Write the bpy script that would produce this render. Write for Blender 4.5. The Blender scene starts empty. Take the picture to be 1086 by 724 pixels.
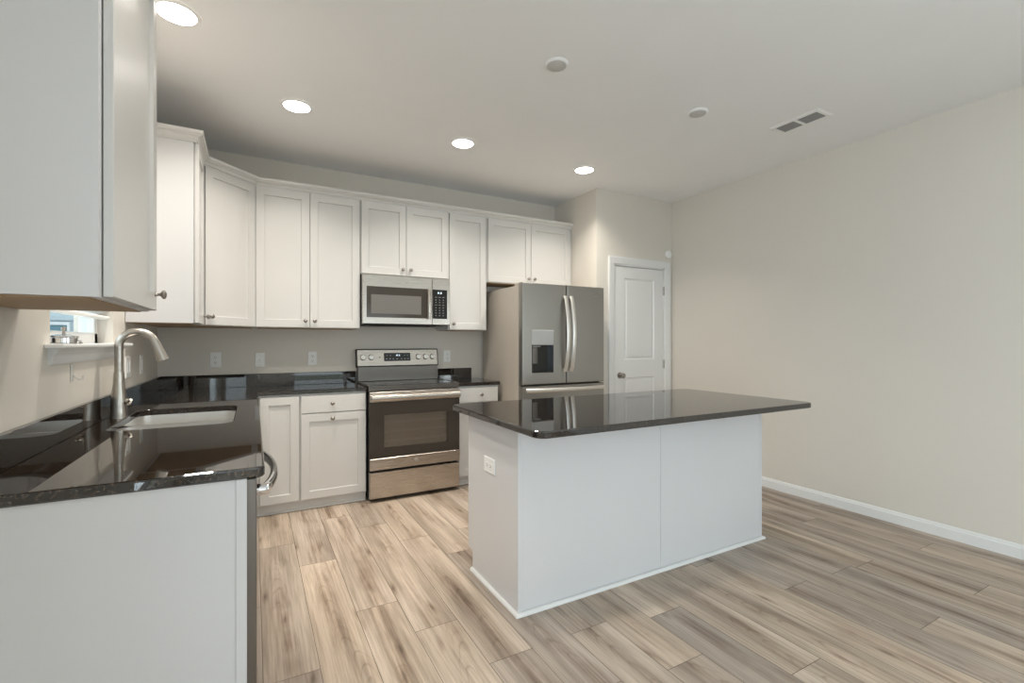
import bpy, bmesh, math, random
from mathutils import Vector, Matrix
C = bpy.context.scene
COL = C.collection
PI = math.pi

# ------------------------------------------------------------------ camera, world, light, exposure
CAMZ = 1.26
cam = bpy.data.cameras.new('camera')
cam.sensor_width = 36.0
cam.lens = 500.0 / 1086.0 * 36.0
cam.shift_y = 0.8 / 1086.0
cam.clip_start = 0.02
camo = bpy.data.objects.new('camera', cam)
COL.objects.link(camo)
camo.location = (0, 0, CAMZ)
camo.rotation_euler = (PI / 2, 0, -math.radians(28.75))
C.camera = camo
C.view_settings.view_transform = 'Standard'
C.view_settings.look = 'None'
C.view_settings.gamma = 1.0
C.view_settings.use_curve_mapping = False
C.view_settings.exposure = 0.0

CEIL = 2.75
XL, XR, YB, YR, YD, XC = -0.62, 3.92, 4.32, -3.6, 3.60, 2.905   # left, right, back, rear, door wall, chase corner

world = bpy.data.worlds.new('sky')
C.world = world
world.use_nodes = True
wn = world.node_tree.nodes['Background']
wn.inputs[0].default_value = (0.88, 0.955, 1.0, 1)
wn.inputs[1].default_value = 2.75

LAMP = 10.4
def area(name, loc, rot, sx, sy, power, col, shape='RECTANGLE'):
    l = bpy.data.lights.new(name, 'AREA')
    l.shape = shape; l.size = sx; l.size_y = sy
    l.energy = power; l.color = col
    o = bpy.data.objects.new(name, l); COL.objects.link(o)
    o.location = loc; o.rotation_euler = rot
    return o
# added fill light, as daylight through an unseen added left-wall window, behind the photographer (shines towards +x)
area('added_daylight_left', (XL - 0.14, -1.4, 1.25), (PI / 2, 0, -PI / 2), 1.7, 1.9, 100, (0.80, 0.90, 1.0))
# added fill light, as daylight through an invented right-wall window, behind the photographer (shines towards -x)
area('added_daylight_right', (XR + .13, -1.6, 1.45), (PI / 2, 0, PI / 2), 1.3, 1.3, 28, (0.95, 0.97, 1.0))

# ------------------------------------------------------------------ materials
def mat(name, col=(.8, .8, .8), rough=.5, metal=0, ior=1.5, emit=None, estr=0):
    m = bpy.data.materials.new(name); m.use_nodes = True
    b = m.node_tree.nodes['Principled BSDF']
    b.inputs['Base Color'].default_value = (*col, 1)
    b.inputs['Roughness'].default_value = rough
    b.inputs['Metallic'].default_value = metal
    b.inputs['IOR'].default_value = ior
    if emit:
        b.inputs['Emission Color'].default_value = (*emit, 1)
        b.inputs['Emission Strength'].default_value = estr
    return m
def nd(m, typ, **kw):
    n = m.node_tree.nodes.new(typ)
    for k, v in kw.items(): setattr(n, k, v)
    return n
def lk(m, a, b): m.node_tree.links.new(a, b)
def bsdf(m): return m.node_tree.nodes['Principled BSDF']
def paint(name, col, rough, bump=0.03, scale=180, var=0.02):
    m = mat(name, col, rough)
    tc = nd(m, 'ShaderNodeTexCoord')
    no = nd(m, 'ShaderNodeTexNoise'); no.inputs['Scale'].default_value = scale; no.inputs['Detail'].default_value = 3
    lk(m, tc.outputs['Object'], no.inputs['Vector'])
    bp = nd(m, 'ShaderNodeBump'); bp.inputs['Strength'].default_value = bump; bp.inputs['Distance'].default_value = 0.002
    lk(m, no.outputs['Fac'], bp.inputs['Height']); lk(m, bp.outputs['Normal'], bsdf(m).inputs['Normal'])
    n2 = nd(m, 'ShaderNodeTexNoise'); n2.inputs['Scale'].default_value = 2.5
    lk(m, tc.outputs['Object'], n2.inputs['Vector'])
    r = nd(m, 'ShaderNodeValToRGB')
    r.color_ramp.elements[0].color = (*[max(0, c * (1 - var)) for c in col], 1)
    r.color_ramp.elements[1].color = (*[min(1, c * (1 + var)) for c in col], 1)
    lk(m, n2.outputs['Fac'], r.inputs[0]); lk(m, r.outputs[0], bsdf(m).inputs['Base Color'])
    return m
M = {}
M['wall'] = paint('greige_wall_paint', (.73, .685, .62), .6, .05, 220)
M['ceiling'] = paint('flat_ceiling_paint', (.92, .92, .92), .8, .06, 160)
M['trim'] = paint('white_trim_paint', (.80, .80, .79), .35, .01)
M['cab'] = paint('white_cabinet_paint', (.665, .652, .632), .32, .01)
M['panel'] = paint('white_panel_paint', (.695, .69, .70), .40, .01)
M['ply'] = mat('tan_plywood', (.42, .29, .17), .6)
M['black'] = mat('black_plastic', (.012, .012, .012), .35)
M['dark'] = mat('dark_recess', (.03, .028, .026), .6)
M['plate'] = mat('white_plastic', (.90, .895, .88), .35)
M['cover'] = mat('offwhite_cover', (.60, .59, .575), .55)
M['nickel'] = mat('brushed_nickel', (.50, .47, .43), .28, 1)
M['knobnickel'] = mat('antique_nickel', (.36, .33, .30), .3, 1)
M['chrome'] = mat('chrome', (.75, .75, .76), .1, 1)
M['knob_range'] = mat('satin_metal_knob', (.72, .70, .66), .25, 1)
M['glassblack'] = mat('black_glass', (.010, .010, .010), .04)
M['ovenglass'] = mat('black_glass_brown_reflection', (.050, .042, .034), .10)  # black glass with its brownish room reflection put into the base colour
M['grayvent'] = mat('grey_louver', (.30, .30, .30), .5)
M['mark'] = mat('pale_print', (.42, .42, .41), .5)
M['lcd'] = mat('lit_digits', (.7, .75, .8), .5, emit=(.75, .9, 1.0), estr=2.0)
M['emblem'] = mat('emblem_metal', (.62, .60, .57), .22, 1)
M['disp'] = mat('grey_dispenser_panel', (.42, .425, .43), .40, 0)
M['clear'] = mat('clear_plastic', (.72, .70, .66), .15)
M['ovencavity'] = mat('oven_liner_grey_reflection', (.62, .57, .52), .5)  # liner lightened so its colour carries the window's grey reflection
M['mwcavity'] = mat('grey_microwave_screen', (.16, .15, .14), .5)
M['lampface'] = mat('lit_diffuser', (1, 1, 1), .5, emit=(1.0, .96, .90), estr=14)
M['siding'] = mat('pale_siding', (.26, .32, .36), .6)
M['teal'] = mat('outdoor_window_glass', (.05, .13, .17), .1)
M['ground'] = mat('outdoor_ground', (.25, .27, .22), .9)
M['blind'] = mat('white_outdoor_trim', (.45, .48, .50), .5)

def steel(name, col, rough, sx, sy, sz, amp=.12):
    m = mat(name, col, rough, 1)
    tc = nd(m, 'ShaderNodeTexCoord'); mp = nd(m, 'ShaderNodeMapping'); mp.inputs['Scale'].default_value = (sx, sy, sz)
    no = nd(m, 'ShaderNodeTexNoise'); no.inputs['Scale'].default_value = 1; no.inputs['Detail'].default_value = 4
    lk(m, tc.outputs['Object'], mp.inputs[0]); lk(m, mp.outputs[0], no.inputs['Vector'])
    mr = nd(m, 'ShaderNodeMapRange'); mr.inputs['To Min'].default_value = rough - amp / 2; mr.inputs['To Max'].default_value = rough + amp / 2
    lk(m, no.outputs['Fac'], mr.inputs['Value']); lk(m, mr.outputs[0], bsdf(m).inputs['Roughness'])
    bsdf(m).inputs['Anisotropic'].default_value = .5
    return m
M['steel'] = steel('brushed_stainless', (.54, .495, .45), .28, 6, 6, 500)
M['steelv'] = steel('sink_stainless', (.84, .82, .79), .34, 400, 6, 6)
M['slate'] = steel('fingerprint_resistant_steel', (.345, .33, .305), .36, 500, 500, 6)
M['slateside'] = paint('grey_fridge_side', (.47, .425, .37), .45, .02)
M['darksteel'] = steel('dark_brushed_steel', (.17, .155, .14), .34, 6, 6, 500)
M['handlesteel'] = steel('satin_handle_steel', (.80, .77, .73), .40, 6, 6, 6)
M['dwsteel'] = steel('dishwasher_stainless', (.23, .22, .21), .32, 6, 500, 6)

# granite: near black with brown and grey speckles
g = mat('black_granite', (.01, .01, .01), .025, 0, 1.78); M['granite'] = g
tc = nd(g, 'ShaderNodeTexCoord')
v1 = nd(g, 'ShaderNodeTexVoronoi'); v1.inputs['Scale'].default_value = 260
n1 = nd(g, 'ShaderNodeTexNoise'); n1.inputs['Scale'].default_value = 130; n1.inputs['Detail'].default_value = 5
lk(g, tc.outputs['Object'], v1.inputs['Vector']); lk(g, tc.outputs['Object'], n1.inputs['Vector'])
r1 = nd(g, 'ShaderNodeValToRGB')
e = r1.color_ramp.elements; e[0].position = .50; e[0].color = (.006, .005, .005, 1); e[1].position = .72; e[1].color = (.085, .058, .040, 1)
lk(g, n1.outputs['Fac'], r1.inputs[0])
r2 = nd(g, 'ShaderNodeValToRGB'); e = r2.color_ramp.elements; e[0].position = .0; e[0].color = (.06, .052, .045, 1); e[1].position = .20; e[1].color = (0, 0, 0, 1)
lk(g, v1.outputs['Distance'], r2.inputs[0])
mx = nd(g, 'ShaderNodeMixRGB', blend_type='ADD'); mx.inputs[0].default_value = .6
lk(g, r1.outputs[0], mx.inputs[1]); lk(g, r2.outputs[0], mx.inputs[2]); lk(g, mx.outputs[0], bsdf(g).inputs['Base Color'])

# thin window glass: mostly clear with a little mirror
def pane_mat(name, tint, refl):
    m = bpy.data.materials.new(name); m.use_nodes = True
    nt = m.node_tree; nt.nodes.clear()
    out = nt.nodes.new('ShaderNodeOutputMaterial'); mix = nt.nodes.new('ShaderNodeMixShader')
    tr = nt.nodes.new('ShaderNodeBsdfTransparent'); tr.inputs[0].default_value = (*tint, 1)
    gl = nt.nodes.new('ShaderNodeBsdfGlossy'); gl.inputs['Roughness'].default_value = .02
    mix.inputs[0].default_value = refl
    nt.links.new(tr.outputs[0], mix.inputs[1]); nt.links.new(gl.outputs[0], mix.inputs[2]); nt.links.new(mix.outputs[0], out.inputs[0])
    return m
M['pane'] = pane_mat('clear_pane', (.95, .98, .98), .06)
M['ovenpane'] = pane_mat('smoked_oven_pane', (.70, .67, .63), .10)

# vinyl plank floor
f = mat('oak_look_planks', (.5, .4, .3), .42); M['floor'] = f
tc = nd(f, 'ShaderNodeTexCoord')
at = nd(f, 'ShaderNodeAttribute'); at.attribute_name = 'plank'
sep = nd(f, 'ShaderNodeSeparateColor'); lk(f, at.outputs['Color'], sep.inputs[0])
off = nd(f, 'ShaderNodeVectorMath', operation='SCALE'); lk(f, at.outputs['Vector'], off.inputs[0]); off.inputs['Scale'].default_value = 37.0
add = nd(f, 'ShaderNodeVectorMath', operation='ADD'); lk(f, tc.outputs['Object'], add.inputs[0]); lk(f, off.outputs[0], add.inputs[1])
def mapped(sx, sy, sz=1):
    mp = nd(f, 'ShaderNodeMapping'); mp.inputs['Scale'].default_value = (sx, sy, sz); lk(f, add.outputs[0], mp.inputs[0]); return mp.outputs[0]
def noise(vec, scale, detail=4, rough=.55, dist=0):
    n = nd(f, 'ShaderNodeTexNoise'); n.inputs['Scale'].default_value = scale; n.inputs['Detail'].default_value = detail
    n.inputs['Roughness'].default_value = rough; n.inputs['Distortion'].default_value = dist; lk(f, vec, n.inputs['Vector']); return n.outputs['Fac']
def ramp(fac, stops):
    r = nd(f, 'ShaderNodeValToRGB'); el = r.color_ramp.elements
    while len(el) < len(stops): el.new(.5)
    for x, (p, c) in zip(el, stops): x.position = p; x.color = (*c, 1)
    lk(f, fac, r.inputs[0]); return r.outputs[0]
def mixc(fac, a, b, typ='MIX'):
    m = nd(f, 'ShaderNodeMixRGB', blend_type=typ)
    if isinstance(fac, float): m.inputs[0].default_value = fac
    else: lk(f, fac, m.inputs[0])
    for i, x in ((1, a), (2, b)):
        if isinstance(x, tuple): m.inputs[i].default_value = (*x, 1)
        else: lk(f, x, m.inputs[i])
    return m.outputs[0]
def math2(op, a, b=None, c=None):
    m = nd(f, 'ShaderNodeMath', operation=op)
    for i, x in enumerate((a, b, c)):
        if x is None: continue
        if isinstance(x, (int, float)): m.inputs[i].default_value = x
        else: lk(f, x, m.inputs[i])
    return m.outputs[0]
at2 = nd(f, 'ShaderNodeAttribute'); at2.attribute_name = 'across'
sep2 = nd(f, 'ShaderNodeSeparateColor'); lk(f, at2.outputs['Color'], sep2.inputs[0])
sepo = nd(f, 'ShaderNodeSeparateXYZ'); lk(f, add.outputs[0], sepo.inputs[0])
wander = noise(mapped(.01, 1.1), 1.0, 2, .5)                         # where the heart of the board runs
cen = math2('ADD', math2('MULTIPLY', math2('SUBTRACT', wander, .5), 1.1), math2('ADD', .35, math2('MULTIPLY', sep.outputs[1], .3)))
dist = math2('SUBTRACT', sep2.outputs[0], cen)                       # signed distance from the heart, in board widths
d2 = math2('MULTIPLY', dist, dist)
broad = noise(mapped(9.0, .8), 1.0, 4, .55, .5)
base = ramp(broad, [(.28, (.30, .245, .20)), (.46, (.435, .365, .30)), (.64, (.56, .48, .405))])
# darker heart streak that comes and goes along the board
ax_ = nd(f, 'ShaderNodeMapRange'); ax_.inputs['From Min'].default_value = .075; ax_.inputs['From Max'].default_value = .0
lk(f, d2, ax_.inputs['Value'])
come = ramp(noise(mapped(2.0, 1.6), 1.0, 4, .6), [(.36, (0, 0, 0)), (.60, (1, 1, 1))])
hs = math2('MULTIPLY', ax_.outputs[0], come)
streak = ramp(noise(mapped(46, 1.6), 1.0, 5, .65, .3), [(.34, (.36, .29, .24)), (.62, (.92, .89, .86))])
col = mixc(hs, base, mixc(1.0, base, streak, 'MULTIPLY'))
# cathedral arches around the heart
arch = math2('ADD', math2('MULTIPLY', sepo.outputs[1], 2.6), math2('ADD', math2('MULTIPLY', d2, 9.0), math2('MULTIPLY', noise(mapped(9, 2.2), 1.0, 3, .5), 1.1)))
fr = math2('PINGPONG', math2('MULTIPLY', arch, 7.0), 1.0)
archc = ramp(fr, [(.0, (.70, .65, .60)), (.30, (1, 1, 1))])
am = math2('MULTIPLY', ramp(d2, [(.0, (1, 1, 1)), (.05, (0, 0, 0))]), ramp(noise(mapped(1.5, 1.3), 1.0, 3, .5), [(.46, (0, 0, 0)), (.58, (.8, .8, .8))]))
col = mixc(am, col, mixc(1.0, col, archc, 'MULTIPLY'))
fine = noise(mapped(95, 2.4), 1.0, 5, .68)
col = mixc(.75, col, ramp(fine, [(.34, (.66, .62, .58)), (.58, (1.06, 1.05, 1.04))]), 'MULTIPLY')
kn = nd(f, 'ShaderNodeTexVoronoi'); kn.inputs['Scale'].default_value = 1.0
kv = nd(f, 'ShaderNodeCombineXYZ'); lk(f, math2('MULTIPLY', dist, 2.2), kv.inputs[0]); lk(f, math2('MULTIPLY', sepo.outputs[1], 2.6), kv.inputs[1]); lk(f, math2('MULTIPLY', sep.outputs[2], 30), kv.inputs[2])
lk(f, kv.outputs[0], kn.inputs['Vector'])
col = mixc(.8, col, ramp(math2('ADD', kn.outputs['Distance'], math2('MULTIPLY', math2('SUBTRACT', fine, .5), .10)), [(.03, (.30, .24, .20)), (.10, (.72, .67, .63)), (.22, (1, 1, 1))]), 'MULTIPLY')
tone = ramp(sep.outputs[0], [(.0, (.86, .86, .88)), (.5, (1.05, 1.03, 1.01)), (1.0, (1.22, 1.18, 1.12))])
col = mixc(1.0, col, tone, 'MULTIPLY')
lk(f, col, bsdf(f).inputs['Base Color'])
bp = nd(f, 'ShaderNodeBump'); bp.inputs['Strength'].default_value = .12; bp.inputs['Distance'].default_value = .002
lk(f, fine, bp.inputs['Height']); lk(f, bp.outputs['Normal'], bsdf(f).inputs['Normal'])
M['groove'] = mat('dark_plank_groove', (.10, .075, .055), .7)

# ------------------------------------------------------------------ mesh builder
def roots(o):
    while o.parent: o = o.parent
    return o
class MB:
    def __init__(s): s.bm = bmesh.new()
    def box(s, a, b, bev=0, seg=1):
        x0, x1 = sorted((a[0], b[0])); y0, y1 = sorted((a[1], b[1])); z0, z1 = sorted((a[2], b[2]))
        t = bmesh.new(); bmesh.ops.create_cube(t, size=1)
        for v in t.verts:
            v.co = Vector(((x0 + x1) / 2 + v.co.x * (x1 - x0), (y0 + y1) / 2 + v.co.y * (y1 - y0), (z0 + z1) / 2 + v.co.z * (z1 - z0)))
        if bev: bmesh.ops.bevel(t, geom=list(t.edges), offset=bev, segments=seg, affect='EDGES', profile=.5)
        s.join(t); return s
    def join(s, t):
        me = bpy.data.meshes.new('tmp'); t.to_mesh(me); t.free(); s.bm.from_mesh(me); bpy.data.meshes.remove(me)
    def fbox(s, F, u0, u1, v0, v1, n0, n1, bev=0, seg=1):
        t = MB().box((u0, v0, n0), (u1, v1, n1), bev, seg)
        for v in t.bm.verts: v.co = F.p(*v.co)
        s.join(t.bm); return s
    def rects(s, F, rs, cap0=True, cap1=True):
        rings = []
        for (u0, u1, v0, v1, n) in rs:
            rings.append([s.bm.verts.new(F.p(u, v, n)) for u, v in ((u0, v0), (u1, v0), (u1, v1), (u0, v1))])
        s.loft(rings, cap0, cap1); return s
    def loft(s, rings, cap0=True, cap1=True, closed=True):
        for A, B in zip(rings, rings[1:]):
            n = len(A)
            for i in range(n if closed else n - 1):
                j = (i + 1) % n
                try: s.bm.faces.new((A[i], A[j], B[j], B[i]))
                except ValueError: pass
        if cap0: s.bm.faces.new(list(reversed(rings[0])))
        if cap1: s.bm.faces.new(rings[-1])
    def lathe(s, c, axis, prof, seg=24):
        axis = Vector(axis).normalized(); t = Vector((0, 0, 1)) if abs(axis.z) < .9 else Vector((1, 0, 0))
        a = axis.cross(t).normalized(); b = axis.cross(a); c = Vector(c)
        rings = [[s.bm.verts.new(c + axis * h + (a * math.cos(2 * PI * i / seg) + b * math.sin(2 * PI * i / seg)) * max(r, 1e-4)) for i in range(seg)] for r, h in prof]
        s.loft(rings); return s
    def tube(s, pts, rad, seg=12, wid=None, up=None):
        pts = [Vector(p) for p in pts]; n = len(pts)
        rads = rad if isinstance(rad, (list, tuple)) else [rad] * n
        rings = []; prev = None
        for i, p in enumerate(pts):
            d = (pts[min(i + 1, n - 1)] - pts[max(i - 1, 0)]).normalized()
            if up is not None: a = d.cross(Vector(up)).normalized()
            elif prev is None:
                t = Vector((0, 0, 1)) if abs(d.z) < .9 else Vector((1, 0, 0)); a = d.cross(t).normalized()
            else: a = (prev - d * prev.dot(d)).normalized()
            prev = a; b = d.cross(a)
            w = wid if wid else rads[i]
            rings.append([s.bm.verts.new(p + a * w * math.cos(2 * PI * k / seg) + b * rads[i] * math.sin(2 * PI * k / seg)) for k in range(seg)])
        s.loft(rings); return s
    def prism(s, poly, levels):
        """poly: ccw 2-D outline; levels: (inset, z) from bottom to top"""
        rings = [[s.bm.verts.new((x, y, z)) for x, y in offset(poly, -ins)] for ins, z in levels]
        s.loft(rings); return s
    def build(s, name, m, parent=None, smooth=False, auto=True):
        bmesh.ops.recalc_face_normals(s.bm, faces=list(s.bm.faces))
        base = Vector((0, 0, 0))
        if parent is not None: base = roots(parent).location
        for v in s.bm.verts: v.co -= base
        me = bpy.data.meshes.new(name); s.bm.to_mesh(me); s.bm.free()
        me.materials.append(m)
        o = bpy.data.objects.new(name, me); COL.objects.link(o)
        if parent is not None: o.parent = parent
        if smooth:
            for p in me.polygons: p.use_smooth = True
            try: me.set_sharp_from_angle(angle=math.radians(38))
            except Exception: pass
        return o
def offset(poly, d):
    """offset a ccw polygon outward by d"""
    n = len(poly); out = []
    for i in range(n):
        p0, p1, p2 = poly[i - 1], poly[i], poly[(i + 1) % n]
        def nrm(a, b):
            dx, dy = b[0] - a[0], b[1] - a[1]; L = math.hypot(dx, dy) or 1; return (dy / L, -dx / L)
        n1, n2 = nrm(p0, p1), nrm(p1, p2)
        k = 1 + n1[0] * n2[0] + n1[1] * n2[1]
        out.append((p1[0] + d * (n1[0] + n2[0]) / k, p1[1] + d * (n1[1] + n2[1]) / k))
    return out
def rrect(x0, x1, y0, y1, r, seg=6, corners=(1, 1, 1, 1)):
    """ccw rounded rectangle; corners from (x0,y0) on"""
    cs = [((x0, y0), PI), ((x1, y0), 1.5 * PI), ((x1, y1), 0), ((x0, y1), .5 * PI)]
    sg = [(1, 1), (-1, 1), (-1, -1), (1, -1)]; out = []
    for ((cx, cy), a0), (sx, sy), k in zip(cs, sg, corners):
        rr = r * k
        if rr <= 0: out.append((cx, cy)); continue
        for i in range(seg + 1):
            a = a0 + .5 * PI * i / seg
            out.append((cx + sx * rr + rr * math.cos(a), cy + sy * rr + rr * math.sin(a)))
    return out
class Fr:
    """wall-hugging frame: u to the right, v up, n out of the face"""
    def __init__(s, o, u, n): s.o = Vector(o); s.u = Vector(u).normalized(); s.n = Vector(n).normalized(); s.v = Vector((0, 0, 1))
    def p(s, u, v, n): return s.o + s.u * u + s.v * v + s.n * n
def FB(y): return Fr((0, y, 0), (1, 0, 0), (0, -1, 0))       # faces the camera (-y)
def FL(x): return Fr((x, 0, 0), (0, 1, 0), (1, 0, 0))        # on the left wall, faces +x
def FRr(x): return Fr((x, 0, 0), (0, -1, 0), (-1, 0, 0))     # faces -x, u = -y
def FK(y): return Fr((0, y, 0), (-1, 0, 0), (0, 1, 0))       # faces +y, u = -x

def tag(o, label, cat, group=None):
    o['label'] = label; o['category'] = cat
    if group: o['group'] = group
    return o
def thing(name, label, cat, loc, group=None):
    o = bpy.data.objects.new(name, None); o.empty_display_size = .1; COL.objects.link(o); o.location = loc
    return tag(o, label, cat, group)
def struct(o):
    o['kind'] = 'structure'; return o

# ------------------------------------------------------------------ room shell
def floor_mesh():
    rnd = random.Random(5)
    W, L, x_first = .195, 1.30, .032
    seams = {0: 3.251, 1: 2.898, 2: 3.583, 3: 3.300, 4: 2.963, 5: 2.643, 8: 1.586, 9: 1.057, 11: 1.822, 12: 1.437, 13: .952, 15: 1.388, 16: .954, 17: 1.911, 18: 1.323, 19: 2.051}
    bm = bmesh.new(); lay = bm.loops.layers.float_color.new('plank'); lay2 = bm.loops.layers.float_color.new('across')
    gp = .0011; x_lo, x_hi, y_lo, y_hi = XL, XR, YR, YB
    r = -5; prev = 0
    while x_first + r * W < x_hi:
        xa, xb = max(x_lo, x_first + r * W), min(x_hi, x_first + (r + 1) * W)
        if xb > xa:
            if r in seams: s0 = seams[r]
            else:
                s0 = rnd.uniform(0, L)
                while abs((s0 - prev + L / 2) % L - L / 2) < .22: s0 = rnd.uniform(0, L)
            prev = s0 % L
            ys = [s0 % L + L * k for k in range(-5, 6)]
            ys = [y_lo] + [y for y in ys if y_lo + .02 < y < y_hi - .02] + [y_hi]
            for ya, yb in zip(ys, ys[1:]):
                vs = [bm.verts.new((x, y, 0)) for x, y in ((xa + gp, ya + gp), (xb - gp, ya + gp), (xb - gp, yb - gp), (xa + gp, yb - gp))]
                fc = bm.faces.new(vs); c = (rnd.random(), rnd.random(), rnd.random(), 1)
                for l in fc.loops: l[lay] = c; l[lay2] = ((l.vert.co.x - x_first) / W - r, (l.vert.co.y - ya) / L, 0, 1)
        r += 1
    vs = [bm.verts.new((x, y, -.0015)) for x, y in ((x_lo, y_lo), (x_hi, y_lo), (x_hi, y_hi), (x_lo, y_hi))]
    fc = bm.faces.new(vs); fc.material_index = 1
    me = bpy.data.meshes.new('floor'); bm.to_mesh(me); bm.free()
    me.materials.append(M['floor']); me.materials.append(M['groove'])
    o = bpy.data.objects.new('floor', me); COL.objects.link(o); return struct(o)
floor_mesh()
T = .14
struct(MB().box((XL - T, YR - T, CEIL), (XR + T, YB + T, CEIL + .12)).build('ceiling', M['ceiling']))
b = MB(); b.box((XR, YR - T, 0), (XR + T, -2.3, CEIL)); b.box((XR, -.9, 0), (XR + T, YB + T, CEIL)); b.box((XR, -2.3, 0), (XR + T, -.9, .75)); b.box((XR, -2.3, 2.15), (XR + T, -.9, CEIL))
struct(b.build('wall_right', M['wall']))
struct(MB().box((XL - T, YB, 0), (XR, YB + T, CEIL)).build('wall_back', M['wall']))
# left wall with the window opening
WY0, WY1, WZ0, WZ1 = 2.21, 3.05, 1.238, 2.14
b = MB(); TL = .15
b.box((XL - TL, YR - T, 0), (XL, -2.3, CEIL)); b.box((XL - TL, -.5, 0), (XL, WY0, CEIL)); b.box((XL - TL, -2.3, 0), (XL, -.5, .25)); b.box((XL - TL, -2.3, 2.25), (XL, -.5, CEIL)); b.box((XL - TL, WY1, 0), (XL, YB, CEIL))
b.box((XL - TL, WY0, 0), (XL, WY1, WZ0)); b.box((XL - TL, WY0, WZ1), (XL, WY1, CEIL))
struct(b.build('wall_left', M['wall']))
# pantry box: return wall beside the fridge and the wall that holds the door
DX0, DX1, DZ = 3.125, 3.815, 2.035
struct(MB().box((XC, YD + .09, 0), (XC + .09, YB, CEIL)).build('wall_chase', M['wall']))
b = MB(); b.box((XC, YD, 0), (DX0, YD + .09, CEIL)); b.box((DX1, YD, 0), (XR, YD + .09, CEIL)); b.box((DX0, YD, DZ), (DX1, YD + .09, CEIL))
struct(b.build('wall_pantry', M['wall']))
# rear wall, behind the photographer, with a wide glazed opening and a narrow one
b = MB(); ro = [(XL, -.58, 0, 0), (-.10, .80, 0, 0), (3.20, XR, 0, 0)]
for x0, x1, _, _ in ro: b.box((x0, YR - T, 0), (x1, YR, CEIL))
b.box((-.58, YR - T, 2.06), (-.10, YR, CEIL)); b.box((.80, YR - T, 2.12), (3.20, YR, CEIL))
struct(b.build('wall_rear', M['wall']))
def glazed(n, x0, x1, z1, mull):
    b = MB(); y = YR - .06; w = .05
    b.box((x0, y, 0), (x0 + w, y + .05, z1)); b.box((x1 - w, y, 0), (x1, y + .05, z1)); b.box((x0, y, z1 - w), (x1, y + .05, z1)); b.box((x0, y, 0), (x1, y + .05, .08))
    for m in mull: b.box((m - .04, y, 0), (m + .04, y + .05, z1))
    o = struct(b.build('window_%d' % n, M['trim']))
    MB().box((x0 + w, y + .02, .08), (x1 - w, y + .026, z1 - w)).build('pane', M['pane'], o)
glazed(2, .80, 3.20, 2.12, [2.0]); glazed(3, -.58, -.10, 2.06, [])

b = MB(); x = XL - .08  # unseen window, added to carry the fill light from the left
for y0, y1, z0, z1 in ((-2.3, -2.24, .25, 2.25), (-.56, -.5, .25, 2.25), (-2.3, -.5, .25, .31), (-2.3, -.5, 2.19, 2.25), (-1.43, -1.37, .25, 2.25)): b.box((x, y0, z0), (x + .05, y1, z1))
o = struct(b.build('window_4', M['trim']))
MB().box((x + .02, -2.24, .31), (x + .026, -.56, 2.19)).build('pane', M['pane'], o)

b = MB(); x = XR + .03  # unseen window, invented to let in the fill light from the right
for y0, y1, z0, z1 in ((-2.3, -2.24, .75, 2.15), (-.96, -.9, .75, 2.15), (-2.3, -.9, .75, .81), (-2.3, -.9, 2.09, 2.15), (-2.3, -.9, 1.43, 1.47)): b.box((x, y0, z0), (x + .05, y1, z1))
o = struct(b.build('window_5', M['trim']))
MB().box((x + .02, -2.24, .81), (x + .026, -.96, 2.09)).build('pane', M['pane'], o)

# baseboards with a small cap profile
def baseboard(name, F, u0, u1):
    b = MB(); prof = [(0, 0), (.014, 0), (.014, .062), (.010, .068), (.008, .078), (.003, .083), (0, .083)]
    rings = [[b.bm.verts.new(F.p(u, z, n)) for n, z in prof] for u in (u0, u1)]
    b.loft(rings); return struct(b.build(name, M['trim']))
baseboard('baseboard_right', FRr(XR), -YD, -YR)
baseboard('baseboard_pantry', FB(YD), XC, 3.052)

# pantry door casing, leaf, hinges and knob
b = MB(); F = FB(YD); cw = .074
def casing_piece(F, pts):   # pts: outer/inner corners of a mitred board
    rings = []
    return
prof = [(0, 0), (0, .016), (.012, .018), (.050, .012), (.066, .010), (.074, .006), (.074, 0)]
def path_sweep(b, F, path, inward):
    rings = []
    for (u, v), (du, dv) in zip(path, inward):
        rings.append([b.bm.verts.new(F.p(u + du * a, v + dv * a, n)) for a, n in prof])
    b.loft(rings)
path_sweep(b, F, [(DX0 - cw, 0), (DX0 - cw, DZ + cw), (DX1 + cw, DZ + cw), (DX1 + cw, 0)], [(1, 0), (1, -1), (-1, -1), (-1, 0)])
b.fbox(F, DX0, DX0 + .012, 0, DZ, -.09, .002); b.fbox(F, DX1 - .012, DX1, 0, DZ, -.09, .002); b.fbox(F, DX0, DX1, DZ - .012, DZ, -.09, .002)
struct(b.build('trim_1', M['trim']))
d0, d1, dz0, dz1 = DX0 + .016, DX1 - .016, .012, DZ - .016
b = MB(); t = -.006
for v0, v1, p0, p1 in ((dz0, 1.00, .25, .905), (1.00, dz1, 1.085, 1.905)):
    pu0, pu1 = d0 + .125, d1 - .125
    b.rects(F, [(d0, d1, v0, v1, -.040), (d0, d1, v0, v1, t), (pu0, pu1, p0, p1, t), (pu0 + .010, pu1 - .010, p0 + .010, p1 - .010, t - .010),
                (pu0 + .020, pu1 - .020, p0 + .020, p1 - .020, t - .010), (pu0 + .034, pu1 - .034, p0 + .034, p1 - .034, t - .003)])
door = struct(b.build('door_1', M['trim']))
for z in (.25, 1.03, 1.80):
    MB().fbox(F, d1 - .004, d1 + .014, z - .045, z + .045, t, t + .012, .003).build('hinge', M['knobnickel'], door)
kb = MB().lathe(F.p(d0 + .062, .93, t), F.n, [(.031, 0), (.031, .006), (.012, .010), (.011, .028), (.022, .036), (.027, .048), (.025, .060), (.012, .066), (.001, .067)])
kb.build('door_knob', M['knobnickel'], door, True)

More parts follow.
